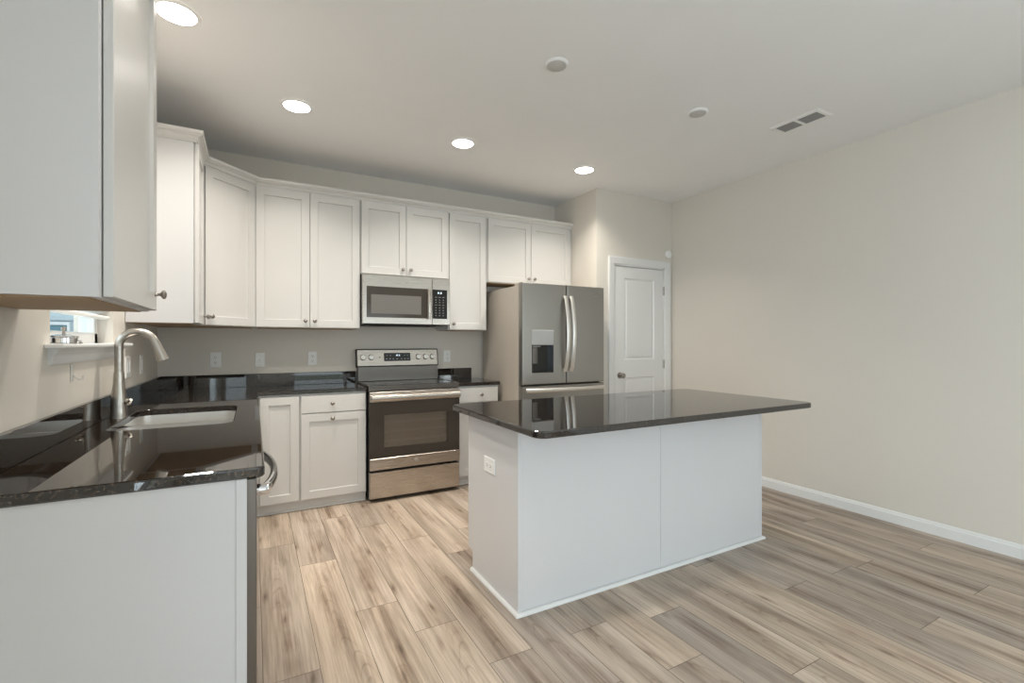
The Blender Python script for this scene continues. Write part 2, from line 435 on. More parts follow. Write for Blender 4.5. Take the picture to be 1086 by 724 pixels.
# kitchen window in the left wall: frame, glass, stool and apron
fx = XL - .06
b = MB()
for y0, y1, z0, z1 in ((WY0, WY0 + .05, WZ0, WZ1), (WY1 - .05, WY1, WZ0, WZ1), (WY0, WY1, WZ0, WZ0 + .068), (WY0, WY1, WZ1 - .05, WZ1)):
    b.box((fx - .06, y0, z0), (fx, y1, z1), .004)
b.box((fx - .05, WY0 + .05, 1.66), (fx - .012, WY1 - .05, 1.70), .003)
win = struct(b.build('window_1', M['trim']))
MB().box((fx - .034, WY0 + .05, WZ0 + .06), (fx - .028, WY1 - .05, WZ1 - .05)).build('pane', M['pane'], win)
MB().box((fx, WY0 - .0, WZ0), (XL + .002, WY1, WZ0 + .017)).box((XL, 2.150, WZ0), (XL + .052, 3.215, WZ0 + .017), .005, 2).build('window_sill', M['trim'], win)
b = MB(); ap = [(0, 1.180), (.008, 1.182), (.012, 1.190), (.016, 1.212), (.030, 1.232), (.030, WZ0), (0, WZ0)]
b.loft([[b.bm.verts.new((XL + n, y, z)) for n, z in ap] for y in (2.185, 3.15)])
b.build('apron', M['trim'], win)
b = MB(); zz = 1.372
b.box((fx + .012, WY0 + .012, zz), (fx + .050, WY1 - .012, zz + .016), .004)
for k in range(30): 
    z = zz + .034 + k * .0225
    q = Fr((fx + .031, 0, z), (0, 1, 0), (1, 0, 0))
    vs = [b.bm.verts.new(p) for p in ((fx + .008, WY0 + .014, z - .008), (fx + .052, WY0 + .014, z + .008), (fx + .052, WY1 - .014, z + .008), (fx + .008, WY1 - .014, z - .008))]
    vt = [b.bm.verts.new(v.co + Vector((0, 0, .0025))) for v in vs]
    b.loft([vs, vt])
b.box((fx + .006, WY0 + .010, WZ1 - .05), (fx + .054, WY1 - .010, WZ1 - .005), .003)
tag(b.build('window_blind', M['plate']), 'white slatted blind hanging in the small window above the sink', 'blind')

# outdoors beyond the kitchen window
b = MB(); HY = 7.5; b.box((-8.0, HY + .02, -.3), (-1.35, HY + 3, 4.6))
for k in range(33): b.box((-8.0, HY, -.28 + k * .15), (-1.35, HY + .02, -.28 + k * .15 + .135))
hb = b.build('neighbour_house', M['siding']); tag(hb, 'pale blue sided neighbouring house seen through the window above the sink', 'house')
wb = MB(); FH = FB(HY)
wb.rects(FH, [(-2.16, -1.925, .6, 1.50, 0), (-2.16, -1.925, .6, 1.50, .03), (-2.13, -1.945, .64, 1.465, .03), (-2.13, -1.945, .64, 1.465, .0)])
wb = wb.build('house_window', M['blind'], hb)
MB().fbox(FH, -2.13, -1.945, .64, 1.465, .004, .010).build('window_glass', M['teal'], wb)
MB().box((-1.75, HY - .03, -.3), (-1.69, HY, 4.6)).build('downspout', M['blind'], hb)
struct(MB().box((-9, -8, -.45), (XL - .2, 14, -.30)).build('outdoor_ground', M['ground']))
struct(MB().box((-2, -12, -.2), (6, YR - .2, -.06)).build('patio_ground', M['ground']))

# ------------------------------------------------------------------ cabinets
RAIL = .057
def shaker(F, u0, u1, v0, v1, n=0, t=.019, rail=RAIL, rec=.011):
    b = MB(); e = .0015
    b.rects(F, [(u0, u1, v0, v1, n), (u0, u1, v0, v1, n + t - e), (u0 + e, u1 - e, v0 + e, v1 - e, n + t),
                (u0 + rail, u1 - rail, v0 + rail, v1 - rail, n + t), (u0 + rail + .003, u1 - rail - .003, v0 + rail + .003, v1 - rail - .003, n + t - rec)])
    return b
def slab(F, u0, u1, v0, v1, n=0, t=.019):
    e = .0025
    return MB().rects(F, [(u0, u1, v0, v1, n), (u0, u1, v0, v1, n + t - e), (u0 + e, u1 - e, v0 + e, v1 - e, n + t)])
def knob(F, u, v, n, parent):
    return MB().lathe(F.p(u, v, n), F.n, [(.008, 0), (.0055, .003), (.0045, .012), (.007, .016), (.0135, .020), (.0150, .025), (.0125, .029), (.006, .0315), (.001, .032)], 20).build('knob', M['knobnickel'], parent, True)
NG = .003
UZ0, UZ1, DT = 1.372, 2.442, 2.424
UF = 4.012             # plane of the back-run upper face frames
def upper(label, u0, u1, z0, doors, group='white upper cabinets'):
    """a wall cabinet on the back run; doors: (u0, u1, knob side)"""
    F = FB(UF); c = thing('upper_cabinet', label, 'cabinet', ((u0 + u1) / 2, UF, z0), group)
    MB().box((u0, UF, z0), (u1, YB - .003, UZ1)).build('body', M['cab'], c)
    MB().box((u0 + .02, UF + .02, z0 - .003), (u1 - .02, YB - .02, z0 - .0005)).build('underside', M['ply'], c)
    for a, bb, side in doors:
        d = shaker(F, a, bb, z0 + .004, DT, .0015).build('door', M['cab'], c)
        knob(F, bb - .032 if side == 'r' else a + .032, z0 + .055, .0205, d)
    return c
upper('tall white two-door upper cabinet between the angled corner cabinet and the microwave', .010, .772, UZ0, [(.016, .386, 'r'), (.390, .764, 'l')])
upper('short white two-door upper cabinet directly above the microwave', .774, 1.540, 1.826, [(.780, 1.152, 'r'), (1.156, 1.534, 'l')])
upper('narrow white single-door upper cabinet between the microwave and the fridge', 1.542, 1.924, UZ0, [(1.550, 1.912, 'l')])
upper('short white two-door upper cabinet above the fridge', 1.926, 2.903, 1.826, [(1.936, 2.402, 'r'), (2.407, 2.872, 'l')])

# angled corner cabinet
ax, ay = -.300, 3.700
c = thing('upper_cabinet', 'tall white angled single-door upper cabinet filling the room corner', 'cabinet', (-.30, 4.0, UZ0), 'white upper cabinets')
poly = [(XL + .003, ay), (ax, ay), (.008, UF), (.008, YB - .003), (XL + .003, YB - .003)]
MB().prism(poly, [(0, UZ0), (0, UZ1)]).build('body', M['cab'], c)
MB().prism(offset(poly, -.02), [(0, UZ0 - .003), (0, UZ0 - .0005)]).build('underside', M['ply'], c)
du = Vector((.008 - ax, UF - ay, 0)); Ld = du.length; du.normalize()
F = Fr((ax, ay, 0), du, (du.y, -du.x, 0))
d = shaker(F, .014, Ld - .012, UZ0 + .004, DT, .0015).build('door', M['cab'], c)
knob(F, .014 + .032, UZ0 + .06, .0205, d)

def left_upper(label, y0, y1, z0, side, d0, d1):
    c = thing('upper_cabinet', label, 'cabinet', (-.46, (y0 + y1) / 2, z0), 'white upper cabinets')
    MB().box((XL + .003, y0, z0), (-.305, y1, UZ1)).build('body', M['panel'], c)
    MB().box((XL + .004, y0 + .016, z0 - .003), (-.325, y1 - .016, z0 - .0005)).build('underside', M['ply'], c)
    F = FL(-.305)
    d = shaker(F, d0, d1, z0 + .003, DT, .003).build('door', M['cab'], c)
    knob(F, d1 - .032 if side == 'r' else d0 + .032, z0 + .055, .022, d)
    return c
left_upper('large white upper cabinet closest to the camera, grey-shaded side panel facing it', 1.375, 1.965, 1.362, 'r', 1.400, 1.952)
left_upper('narrow white upper cabinet on the window wall beyond the faucet', 3.30, 3.698, UZ0, 'r', 3.316, 3.690)

# crown moulding along the tops
cp = [(.0005, 2.4245), (.009, 2.4245), (.009, 2.434), (.015, 2.434), (.016, 2.442), (.023, 2.452), (.034, 2.458), (.034, 2.464), (.041, 2.464), (.046, 2.471), (.046, 2.485), (.0005, 2.485)]
line = [(XL + .001, 3.30), (-.300, 3.30), (-.300, 3.698), (.010, UF - .002), (2.903, UF - .002)]
b = MB(); rings = []
for i, p in enumerate(line):
    def nn(a, q): 
        d = Vector((q[0] - a[0], q[1] - a[1])).normalized(); return Vector((d.y, -d.x))
    if i == 0: m = nn(line[0], line[1])
    elif i == len(line) - 1: m = nn(line[-2], line[-1])
    else:
        a1, a2 = nn(line[i - 1], p), nn(p, line[i + 1]); m = (a1 + a2) / (1 + a1.dot(a2))
    rings.append([b.bm.verts.new((p[0] + m.x * n, p[1] + m.y * n, z)) for n, z in cp])
b.loft(rings)
tag(b.build('crown_molding', M['cab']), 'white stepped crown molding running along the tops of the upper cabinets', 'molding')

# base cabinets of the back run
BF = 3.845; CZ = .905; CT = .030
def base_back(label, u0, u1, items, group='white base cabinets'):
    F = FB(BF); c = thing('base_cabinet', label, 'cabinet', ((u0 + u1) / 2, BF, 0), group)
    MB().box((u0, BF, .075), (u1, YB, CZ - CT - .001)).build('body', M['cab'], c)
    b = MB().box((u0, BF + .022, .001), (u1, BF + .037, .075)); b.box((u0, BF + .010, .001), (u1, BF + .0219, .014), .003)
    b.build('toe_kick', M['cab'], c)
    for kind, a, bb, z0, z1, k in items:
        d = (slab if kind == 'drawer' else shaker)(F, a, bb, z0, z1, .0015).build(kind, M['cab'], c)
        if k: knob(F, k[0], k[1], .0205, d)
base_back('white single-door base cabinet beside the inner corner of the counter', .012, .303, [('door', .040, .297, .085, .858, None)])
base_back('white base cabinet with one drawer over one door, left of the range', .304, .786, [('drawer', .311, .778, .728, .858, (.530, .795)), ('door', .311, .778, .085, .720, (.530, .680))])
base_back('narrow white base cabinet with drawer between range and fridge', 1.556, 1.962, [('drawer', 1.572, 1.952, .728, .858, (1.782, .795)), ('door', 1.572, 1.952, .085, .720, (1.605, .680))])

# left run under the sink: end panel, dishwasher, sink cabinet
b = MB().box((XL + .002, 1.537, .001), (-.018, 1.552, CZ - CT - .001))
b.box((-.044, 1.533, .001), (-.016, 1.552, CZ - CT - .001), .002)
tag(b.build('end_panel', M['panel']), 'large white end panel of the sink counter nearest the camera', 'panel')
c = thing('base_cabinet', 'white sink base cabinet beyond the dishwasher', 'cabinet', (-.3, 2.7, 0), 'white base cabinets')
b = MB(); zt = CZ - CT - .001
b.box((XL + .002, 2.170, .075), (-.60, 3.835, zt)); b.box((-.60, 2.170, .075), (-.012, 2.188, zt)); b.box((-.60, 3.815, .075), (.005, 3.835, zt)); b.box((-.60, 2.188, .075), (-.012, 3.815, .093)); b.box((-.030, 2.188, .093), (-.012, 3.815, zt))
b.build('body', M['cab'], c)
MB().box((-.09, 2.17, .001), (-.075, 3.835, .075)).build('toe_kick', M['cab'], c)
F = FL(-.012)
for a, bb, k in ((2.180, 2.636, 2.604), (2.640, 3.096, 2.672)):
    d = shaker(F, a, bb, .085, .720, .0015).build('door', M['cab'], c); knob(F, k, .68, .0205, d)
slab(F, 2.180, 3.096, .728, .858, .0015).build('drawer_front', M['cab'], c)
c = thing('dishwasher', 'stainless dishwasher with a bowed bar handle under the near end of the sink counter', 'dishwasher', (-.3, 1.86, 0))
MB().box((XL + .01, 1.560, .02), (-.018, 2.162, CZ - CT - .004)).build('body', M['dark'], c)
dd = MB().box((-.0195, 1.5535, .10), (.009, 2.164, .868), .004, 2).build('door', M['dwsteel'], c)
MB().box((-.06, 1.565, .002), (-.045, 2.16, .098)).build('toe_panel', M['black'], c)
pts = []
for i in range(41):
    a = i / 40; y = 1.615 + a * .49
    pts.append((.024 + .040 * max(0, math.sin(PI * a)) ** .62, y, .815))
h = MB().tube(pts, .017, 14, wid=.0135, up=(0, 0, 1))
h.lathe((.008, 1.618, .815), (1, 0, 0), [(.017, 0), (.017, .030), (.014, .034)]); h.lathe((.008, 2.102, .815), (1, 0, 0), [(.017, 0), (.017, .030), (.014, .034)])
h.build('handle', M['chrome'], dd, True)

# ------------------------------------------------------------------ worktops
def counter(poly, hole=None):
    b = MB(); bm = b.bm
    lv = [(.004, CZ - CT), (0, CZ - CT + .004), (0, CZ - .006), (.0018, CZ - .0018), (.006, CZ)]
    rings = [[bm.verts.new((x, y, z)) for x, y in offset(poly, -i)] for i, z in lv]
    b.loft(rings, False, False)
    caps = [rings[0], rings[-1]]
    hr = None
    if hole:
        lh = [(0, CZ - CT), (0, CZ - .003), (-.003, CZ)]
        hr = [[bm.verts.new((x, y, z)) for x, y in offset(hole, -i)] for i, z in lh]
        b.loft(hr, False, False)
    for k, ring in enumerate(caps):
        loops = [ring] + ([hr[0] if k == 0 else hr[-1]] if hr else [])
        edges = []
        for lp in loops:
            for i in range(len(lp)):
                e = bm.edges.get((lp[i], lp[(i + 1) % len(lp)])) or bm.edges.new((lp[i], lp[(i + 1) % len(lp)]))
                edges.append(e)
        bmesh.ops.triangle_fill(bm, use_beauty=True, use_dissolve=False, edges=edges)
    return b
SX0, SX1, SY0, SY1 = -.525, -.080, 2.415, 3.10
def arc(cx, cy, r, a0, a1, n=6): return [(cx + r * math.cos(a0 + (a1 - a0) * i / n), cy + r * math.sin(a0 + (a1 - a0) * i / n)) for i in range(n + 1)]
xr, yn, yf = .029, 1.524, 3.818
poly = [(XL, yn)] + arc(xr - .018, yn + .018, .018, -PI / 2, 0) + [(xr, yf), (.786, yf), (.786, YB), (XL, YB)]
hole = rrect(SX0, SX1, SY0, SY1, .07, 8)
ct = counter(poly, hole).build('countertop', M['granite'])
tag(ct, 'dark polished granite worktop wrapping the corner with the sink cut into it', 'countertop')
b = MB().box((XL, yn + .002, CZ), (XL + .020, YB - .02, CZ + .102), .002)
b.box((XL, YB - .020, CZ), (.790, YB, CZ + .102), .002)
b.build('backsplash', M['granite'], ct)
ct = counter([(1.555, yf), (1.972, yf), (1.972, YB), (1.555, YB)]).build('countertop', M['granite'])
tag(ct, 'small dark granite worktop between the range and the fridge', 'countertop')
MB().box((1.555, YB - .02, CZ), (1.90, YB, CZ + .102), .002).build('backsplash', M['granite'], ct)

# sink: two bowls under the granite
c = thing('sink', 'stainless double-bowl undermount sink in the corner worktop', 'sink', (-.3, 2.76, .70))
def bowl(y0, y1, low):
    b = MB(); o = rrect(SX0 - .006, SX1 + .006, y0, y1, .065, 8)
    out = offset(o, .012); z = CZ - CT - .001
    lv = [(out, z), (o, z), (offset(o, -.004), z - .05), (offset(o, -.012), z - .15), (offset(o, -.045), z - .185)]
    rings = [[b.bm.verts.new((x, y, zz)) for x, y in p] for p, zz in lv]
    b.loft(rings, False, True)
    bw = b.build('bowl', M['steelv'], c, True)
    dr = MB().lathe(((SX0 + SX1) / 2, (y0 + y1) / 2, z - .186), (0, 0, 1), [(.045, 0), (.045, .004), (.036, .005), (.030, .002), (.001, .002)])
    dr.build('drain', M['chrome'], bw, True)
DV = 2.735
bowl(SY0 - .006, DV - .012, 0); bowl(DV + .012, SY1 + .006, 0)
MB().box((SX0 + .02, DV - .012, CZ - CT - .04), (SX1 - .02, DV + .012, CZ - CT - .002), .009, 3).build('divider', M['steelv'], c, True)

# faucet
fxp, fyp = -.552, 2.820
c = thing('faucet', 'tall brushed nickel gooseneck faucet behind the sink', 'faucet', (fxp, fyp, CZ))
MB().lathe((fxp, fyp, CZ + .0005), (0, 0, 1), [(.034, 0), (.034, .004), (.031, .010), (.0305, .05), (.030, .085), (.027, .12), (.0225, .16), (.0202, .20), (.0195, .215), (.018, .216)], 28).build('base', M['nickel'], c, True)
R = .070; zc = 1.240
pts = [(fxp, fyp, 1.115), (fxp, fyp, 1.18)] + [(fxp + R - R * math.cos(a), fyp, zc + R * math.sin(a)) for a in [PI * i / 20 for i in range(0, 19)]]
MB().tube(pts, .0172, 18).build('spout', M['nickel'], c, True)
p0 = Vector(pts[-1]); dr = (Vector(pts[-1]) - Vector(pts[-2])).normalized()
dr = (dr + Vector((.0, 0, -.15))).normalized()
MB().lathe(p0 - dr * .004, dr, [(.0185, 0), (.0185, .012), (.0195, .03), (.0245, .090), (.025, .098), (.021, .100), (.001, .100)]).build('spray_head', M['nickel'], c, True)
h = MB().lathe((fxp + .02, fyp, CZ + .075), (.75, -.66, 0), [(.015, 0), (.015, .026), (.012, .030)])
h.tube([(fxp + .036, fyp - .014, CZ + .075), (fxp + .044, fyp - .021, CZ + .080), (fxp + .050, fyp - .027, CZ + .086)], [.011, .010, .007], 12)
h.build('handle', M['nickel'], c, True)

# ------------------------------------------------------------------ island
IX0, IX1, IY0, IY1 = 1.066, 2.868, 1.885, 2.455
c = thing('kitchen_island', 'white kitchen island base with flat back panels and one outlet on its side', 'island', ((IX0 + IX1) / 2, (IY0 + IY1) / 2, 0))
zt = CZ - CT - .001
b = MB().box((IX0 + .013, IY0 + .013, .10), (IX1 - .013, IY1, zt)); b.box((IX0 + .013, IY0 + .013, .001), (IX1 - .013, IY1 - .06, .10))
b.build('body', M['cab'], c)
FI = FB(IY0 + .013); sx = 1.972
for u0, u1 in ((IX0 + .016, sx - .0012), (sx + .0012, IX1 - .016)):
    MB().fbox(FI, u0, u1, .001, zt, 0, .009, .001).build('back_panel', M['panel'], c)
for xa, xb, ya, yb in ((IX0, IX0 + .016, IY0, IY0 + .016), (IX1 - .016, IX1, IY0, IY0 + .016)):
    MB().box((xa, ya, .001), (xb, yb, zt), .002).build('corner_trim', M['panel'], c)
for FF, xx in ((FRr(IX0 + .0128), -1), (Fr((IX1 - .0128, 0, 0), (0, 1, 0), (1, 0, 0)), 1)):
    u = (lambda y: -y) if xx < 0 else (lambda y: y)
    b = MB(); b.fbox(FF, u(IY0 + .016), u(IY1 + .004), .105, zt, 0, .0115, .001); b.fbox(FF, u(IY0 + .016), u(IY1 - .055), .001, .1052, 0, .0115)
    b.build('side_panel', M['panel'], c)
sp = [(0, 0), (.016, 0), (.0155, .006), (.012, .012), (.006, .0155), (0, .016)]
b = MB(); line = [(IX0, IY1 - .055), (IX0, IY0), (IX1, IY0), (IX1, IY1 - .055)]
ns = [(-1, 0), (-1, -1), (1, -1), (1, 0)]
b.loft([[b.bm.verts.new((x + nx * n, y + ny * n, z + .0005)) for n, z in sp] for (x, y), (nx, ny) in zip(line, ns)])
b.build('shoe_molding', M['trim'], c)
FKI = FK(IY1)
w = (IX1 - IX0 - .05) / 4
for k in range(4):
    u0 = -(IX1 - .015) + k * (w + .006); u1 = u0 + w
    d = shaker(FKI, u0, u1, .11, .715, .0015).build('door', M['cab'], c); knob(FKI, (u1 - .032) if k % 2 == 0 else (u0 + .032), .68, .0205, d)
    d = slab(FKI, u0, u1, .725, .86, .0015).build('drawer', M['cab'], c); knob(FKI, (u0 + u1) / 2, .79, .0205, d)
TX0, TX1, TY0, TY1 = .985, 2.905, 1.578, 2.535
ct = counter(rrect(TX0, TX1, TY0, TY1, .055, 8)).build('island_countertop', M['granite'])
tag(ct, 'dark polished granite slab with rounded corners on top of the island', 'countertop')

# ------------------------------------------------------------------ emblem used on the appliances: ring with scripted initials
def emblem(F, u, v, n, r, parent, m='emblem'):
    b = MB(); N = 24
    def ring(r0, r1, n0, n1):
        rr = []
        for rad, nn in ((r0, n0), (r0, n1), (r1, n1), (r1, n0)):
            rr.append([b.bm.verts.new(F.p(u + rad * math.cos(2 * PI * i / N), v + rad * math.sin(2 * PI * i / N), nn)) for i in range(N)])
        b.loft(rr + [rr[0]], False, False)
    ring(r * .86, r, n, n + .002)
    def stroke(pts, w=.09):
        b.tube([F.p(u + r * x, v + r * y, n + .001) for x, y in pts], r * w, 6)
    stroke([(-.05, .42), (-.22, .52), (-.42, .35), (-.48, .0), (-.34, -.35), (-.12, -.36), (-.06, -.05), (-.26, -.02)])
    stroke([(.46, .30), (.36, .50), (.16, .42), (.14, .16), (.32, .06), (.10, -.08), (.08, -.34), (.28, -.46), (.50, -.24)])
    for k in range(4):
        a = PI / 4 + k * PI / 2
        stroke([(.66 * math.cos(a - .35), .66 * math.sin(a - .35)), (.76 * math.cos(a), .76 * math.sin(a)), (.66 * math.cos(a + .35), .66 * math.sin(a + .35))], .05)
    return b.build('emblem', M[m], parent, True)

# ------------------------------------------------------------------ range
RX0, RX1, RY = .791, 1.549, 3.772
c = thing('range', 'stainless electric range with black glass oven door between the base cabinets', 'range', ((RX0 + RX1) / 2, 4.0, 0))
F = FB(RY)
b = MB().box((RX0 + .004, RY + .055, .02), (RX1 - .004, 4.29, .890)); b.box((RX0 + .012, RY + .02, .02), (RX1 - .012, RY + .06, .88))
for x in (RX0 + .05, RX1 - .05):
    for y in (RY + .09, 4.22): b.lathe((x, y, .001), (0, 0, 1), [(.016, 0), (.016, .02)], 12)
b.build('body', M['black'], c)
b = MB().rects(F, [(RX0, RX1, .872, .916, -.055), (RX0, RX1, .872, .910, -.002), (RX0, RX1, .876, .916, 0)])
b.box((RX0, RY + .05, .892), (RX0 + .022, 4.255, .917), .002); b.box((RX1 - .022, RY + .05, .892), (RX1, 4.255, .917), .002)
b.build('cooktop_frame', M['darksteel'], c)
ck = MB().box((RX0 + .022, RY + .03, .892), (RX1 - .022, 4.255, .9165), .001).build('glass_cooktop', M['glassblack'], c)
for x, y, r in ((.99, 3.93, .10), (1.36, 3.93, .085), (.99, 4.14, .07), (1.36, 4.14, .095)):
    b = MB(); N = 40; rr = [[b.bm.verts.new((x + q * math.cos(2 * PI * i / N), y + q * math.sin(2 * PI * i / N), z)) for i in range(N)] for q, z in ((r - .0015, .9166), (r - .0015, .9169), (r, .9169), (r, .9166))]
    b.loft(rr + [rr[0]], False, False); b.build('burner_marking', M['grayvent'], ck)
# back guard: grey vent band below, tilted stainless console with black edge above
MB().box((RX0 + .004, 4.235, .917), (RX1 - .03, 4.29, 1.045), .003).build('backguard', M['darksteel'], c)
G = Fr((0, 4.232, 1.046), (1, 0, 0), (0, -1, .16)); G.v = Vector((0, .16, 1)).normalized()
gx0, gx1 = RX0 - .002, RX1 - .024
MB().fbox(G, gx0 - .006, gx1 + .006, -.004, .157, -.045, -.003, .004).build('console_shell', M['black'], c)
con = MB().fbox(G, gx0 + .004, gx1 - .004, .004, .148, -.004, .006, .003, 2).build('control_console', M['steel'], c)
dp = MB().fbox(G, 1.022, 1.262, .045, .118, .004, .0085, .003).build('display', M['glassblack'], con)
for x in (1.050, 1.080, 1.210, 1.235): MB().fbox(G, x - .006, x + .006, .094, .097, .0085, .0089).build('touch_key', M['mark'], dp)
for x in (1.045, 1.075, 1.105, 1.14, 1.18, 1.21, 1.238): MB().fbox(G, x - .007, x + .007, .062, .067, .0085, .0089).build('touch_key', M['mark'], dp)
def digits(G, txt, u, v, h, n, parent, m):
    seg = {'0': 'abcdef', '1': 'bc', '2': 'abged', '3': 'abgcd', '4': 'fgbc', '5': 'afgcd', '6': 'afgedc', '7': 'abc', '8': 'abcdefg', '9': 'abcdfg'}
    b = MB(); w = h * .5; t = h * .12; x = u
    for ch in txt:
        if ch == ':':
            b.fbox(G, x, x + t, v + h * .25, v + h * .37, n, n + .0004); b.fbox(G, x, x + t, v + h * .63, v + h * .75, n, n + .0004); x += t * 2.5; continue
        R = {'a': (0, w, h - t, h), 'b': (w - t, w, h / 2, h), 'c': (w - t, w, 0, h / 2), 'd': (0, w, 0, t), 'e': (0, t, 0, h / 2), 'f': (0, t, h / 2, h), 'g': (0, w, h / 2 - t / 2, h / 2 + t / 2)}
        for s in seg[ch]:
            a = R[s]; b.fbox(G, x + a[0], x + a[1], v + a[2], v + a[3], n, n + .0004)
        x += w + t * 1.6
    return b.build('clock_digits', M[m], parent)
digits(G, '12:16', 1.128, .090, .013, .0085, dp, 'lcd')
for u in (.838, .908, 1.334, 1.402, 1.470):
    k = MB(); o = G.p(u, .080, .006)
    k.lathe(o, G.n, [(.026, 0), (.026, .004), (.0225, .006), (.021, .022), (.019, .026), (.001, .026)], 24)
    k.fbox(G, u - .005, u + .005, .060, .100, .02, .036, .003, 2)
    k.build('knob', M['knob_range'], con, True)
MB().lathe(G.p(.985, .080, .006), G.n, [(.006, 0), (.006, .002)], 12).build('indicator_light', M['black'], con)
# oven door
od = MB().rects(F, [(RX0 + .004, RX1 - .004, .258, .868, -.018), (RX0 + .004, RX1 - .004, .258, .868, .022), (RX0 + .007, RX1 - .007, .261, .865, .025),
                    (.905, 1.436, .424, .684, .025), (.905, 1.436, .424, .684, -.005)]).build('oven_door', M['ovenglass'], c)
MB().fbox(F, .905, 1.436, .424, .684, -.0049, -.003).build('oven_interior', M['ovencavity'], od)
b = MB()
for z in (.47, .545, .62):
    b.tube([F.p(.907, z, .004), F.p(1.434, z, .004)], .0018, 6)
    b.tube([F.p(.907, z + .012, .006), F.p(1.434, z + .012, .006)], .0012, 6)
b.build('oven_rack', M['plate'], od)
MB().fbox(F, .9055, 1.4355, .4245, .6835, .018, .022).build('window_pane', M['ovenpane'], od)
b = MB().fbox(F, RX0 + .003, RX1 - .003, .256, .346, .02, .029, .002); b.build('lower_trim', M['steel'], od)
emblem(F, 1.168, .303, .029, .022, od)
b = MB().fbox(F, RX0 + .003, RX1 - .003, .790, .868, .02, .027, .002)
b.build('upper_trim', M['steel'], od)
b = MB(); zz = .822; hp = []
for i in range(13):
    a = i / 12; hp.append(F.p(RX0 + .012 + a * (RX1 - RX0 - .024), zz, .058 + .010 * math.sin(PI * a)))
b.tube(hp, .013, 14, wid=.024, up=(0, -1, 0))
for x in (RX0 + .035, RX1 - .035): b.fbox(F, x - .014, x + .014, zz - .016, zz + .016, .02, .056, .004)
b.build('handle', M['steel'], od, True)
b = MB().rects(F, [(RX0 + .004, RX1 - .004, .032, .236, -.018), (RX0 + .004, RX1 - .004, .032, .236, .018), (RX0 + .008, RX1 - .008, .036, .232, .022)])
b.build('storage_drawer', M['steel'], c)

# ------------------------------------------------------------------ microwave
MX0, MX1, MY, MZ0, MZ1 = .777, 1.537, 3.962, 1.412, 1.8220
c = thing('microwave', 'stainless over-the-range microwave with black window and keypad', 'microwave', ((MX0 + MX1) / 2, 4.1, MZ0))
F = FB(MY)
MB().box((MX0, MY + .03, MZ0), (MX1, YB - .005, MZ1 - .001)).build('body', M['black'], c)
b = MB().box((MX0 + .03, MY + .06, MZ0 - .012), (MX1 - .10, YB - .03, MZ0 - .0005), .004); b.build('underside_vent', M['dark'], c)
ux = 1.372
dr = MB().rects(F, [(MX0, ux - .001, MZ0, MZ1 - .002, -.029), (MX0, ux - .001, MZ0, MZ1 - .002, .006), (MX0 + .004, ux - .003, MZ0 + .004, MZ1 - .006, .010)]).build('door', M['steel'], c)
wd = MB().fbox(F, .812, 1.328, 1.466, 1.722, .009, .0125, .002).build('window', M['ovenglass'], dr)
MB().fbox(F, .848, 1.272, 1.498, 1.655, .0125, .013).build('window_screen', M['mwcavity'], wd)
emblem(F, 1.145, 1.768, .010, .019, dr)
b = MB(); hp = [F.p(1.340, z, .036 + .008 * math.sin(PI * (z - 1.462) / .262)) for z in [1.462 + .262 * i / 10 for i in range(11)]]
b.tube(hp, .007, 12, wid=.013, up=(0, -1, 0)); b.fbox(F, 1.332, 1.348, 1.466, 1.486, .009, .036, .003); b.fbox(F, 1.332, 1.348, 1.700, 1.720, .009, .036, .003)
b.build('handle', M['steel'], dr, True)
cp_ = MB().rects(F, [(ux + .001, MX1, MZ0, MZ1 - .002, -.029), (ux + .001, MX1, MZ0, MZ1 - .002, .006), (ux + .003, MX1 - .004, MZ0 + .004, MZ1 - .006, .010)]).build('control_panel', M['steel'], c)
kp = MB().fbox(F, ux + .004, 1.510, 1.466, 1.722, .009, .0125, .002).build('keypad', M['glassblack'], cp_)
digits(F, '12:16', 1.418, 1.686, .014, .0125, kp, 'lcd')
for i in range(3):
    for j in range(8):
        x = 1.405 + i * .034; z = 1.655 - j * .023; b = MB()
        if j in (0, 3): b.fbox(F, x - .010, x + .010, z - .0015, z + .0015, .0125, .0128)
        else: b.fbox(F, x - .0035, x + .0035, z - .003, z + .003, .0125, .0128)
        b.build('touch_key', M['mark'], kp)

# ------------------------------------------------------------------ refrigerator
KX0, KX1, KY, KZ = 2.003, 2.893, 3.470, 1.772
c = thing('refrigerator', 'grey stainless french-door refrigerator with an ice and water dispenser', 'refrigerator', ((KX0 + KX1) / 2, 3.85, 0))
F = FB(KY)
MB().box((KX0 + .006, KY + .078, .012), (KX1 - .006, 4.27, 1.752), .004).build('body', M['slateside'], c)
b = MB().box((KX0 + .018, KY + .058, .05), (KX1 - .018, KY + .078, 1.745)); b.build('door_gasket', M['dark'], c)
MB().box((KX0 + .03, KY + .06, .004), (KX1 - .03, KY + .12, .07), .004).build('base_grille', M['dark'], c)
for x in (KX0 + .035, KX1 - .035): MB().box((x - .028, KY + .03, 1.748), (x + .028, KY + .15, 1.780), .006).build('hinge_cover', M['slateside'], c)
split = 2.464
def fdoor(name, u0, u1, z0, z1, hole=None):
    e = .012
    rs = [(u0, u1, z0, z1, -.058), (u0, u1, z0, z1, -e), (u0 + .0015, u1 - .0015, z0 + .001, z1 - .001, -.006), (u0 + .005, u1 - .005, z0 + .003, z1 - .003, -.0015), (u0 + e, u1 - e, z0 + .006, z1 - .006, 0)]
    if hole: rs += [(*hole, 0), (*hole, -.05)]
    return MB().rects(F, rs).build(name, M['slate'], c)
hole = (2.098, 2.322, .992, 1.366)
ld = fdoor('left_door', KX0, split - .0025, .893, KZ, hole)
rd = fdoor('right_door', split + .0025, KX1, .893, KZ)
fz = fdoor('freezer_drawer', KX0, KX1, .09, .882)
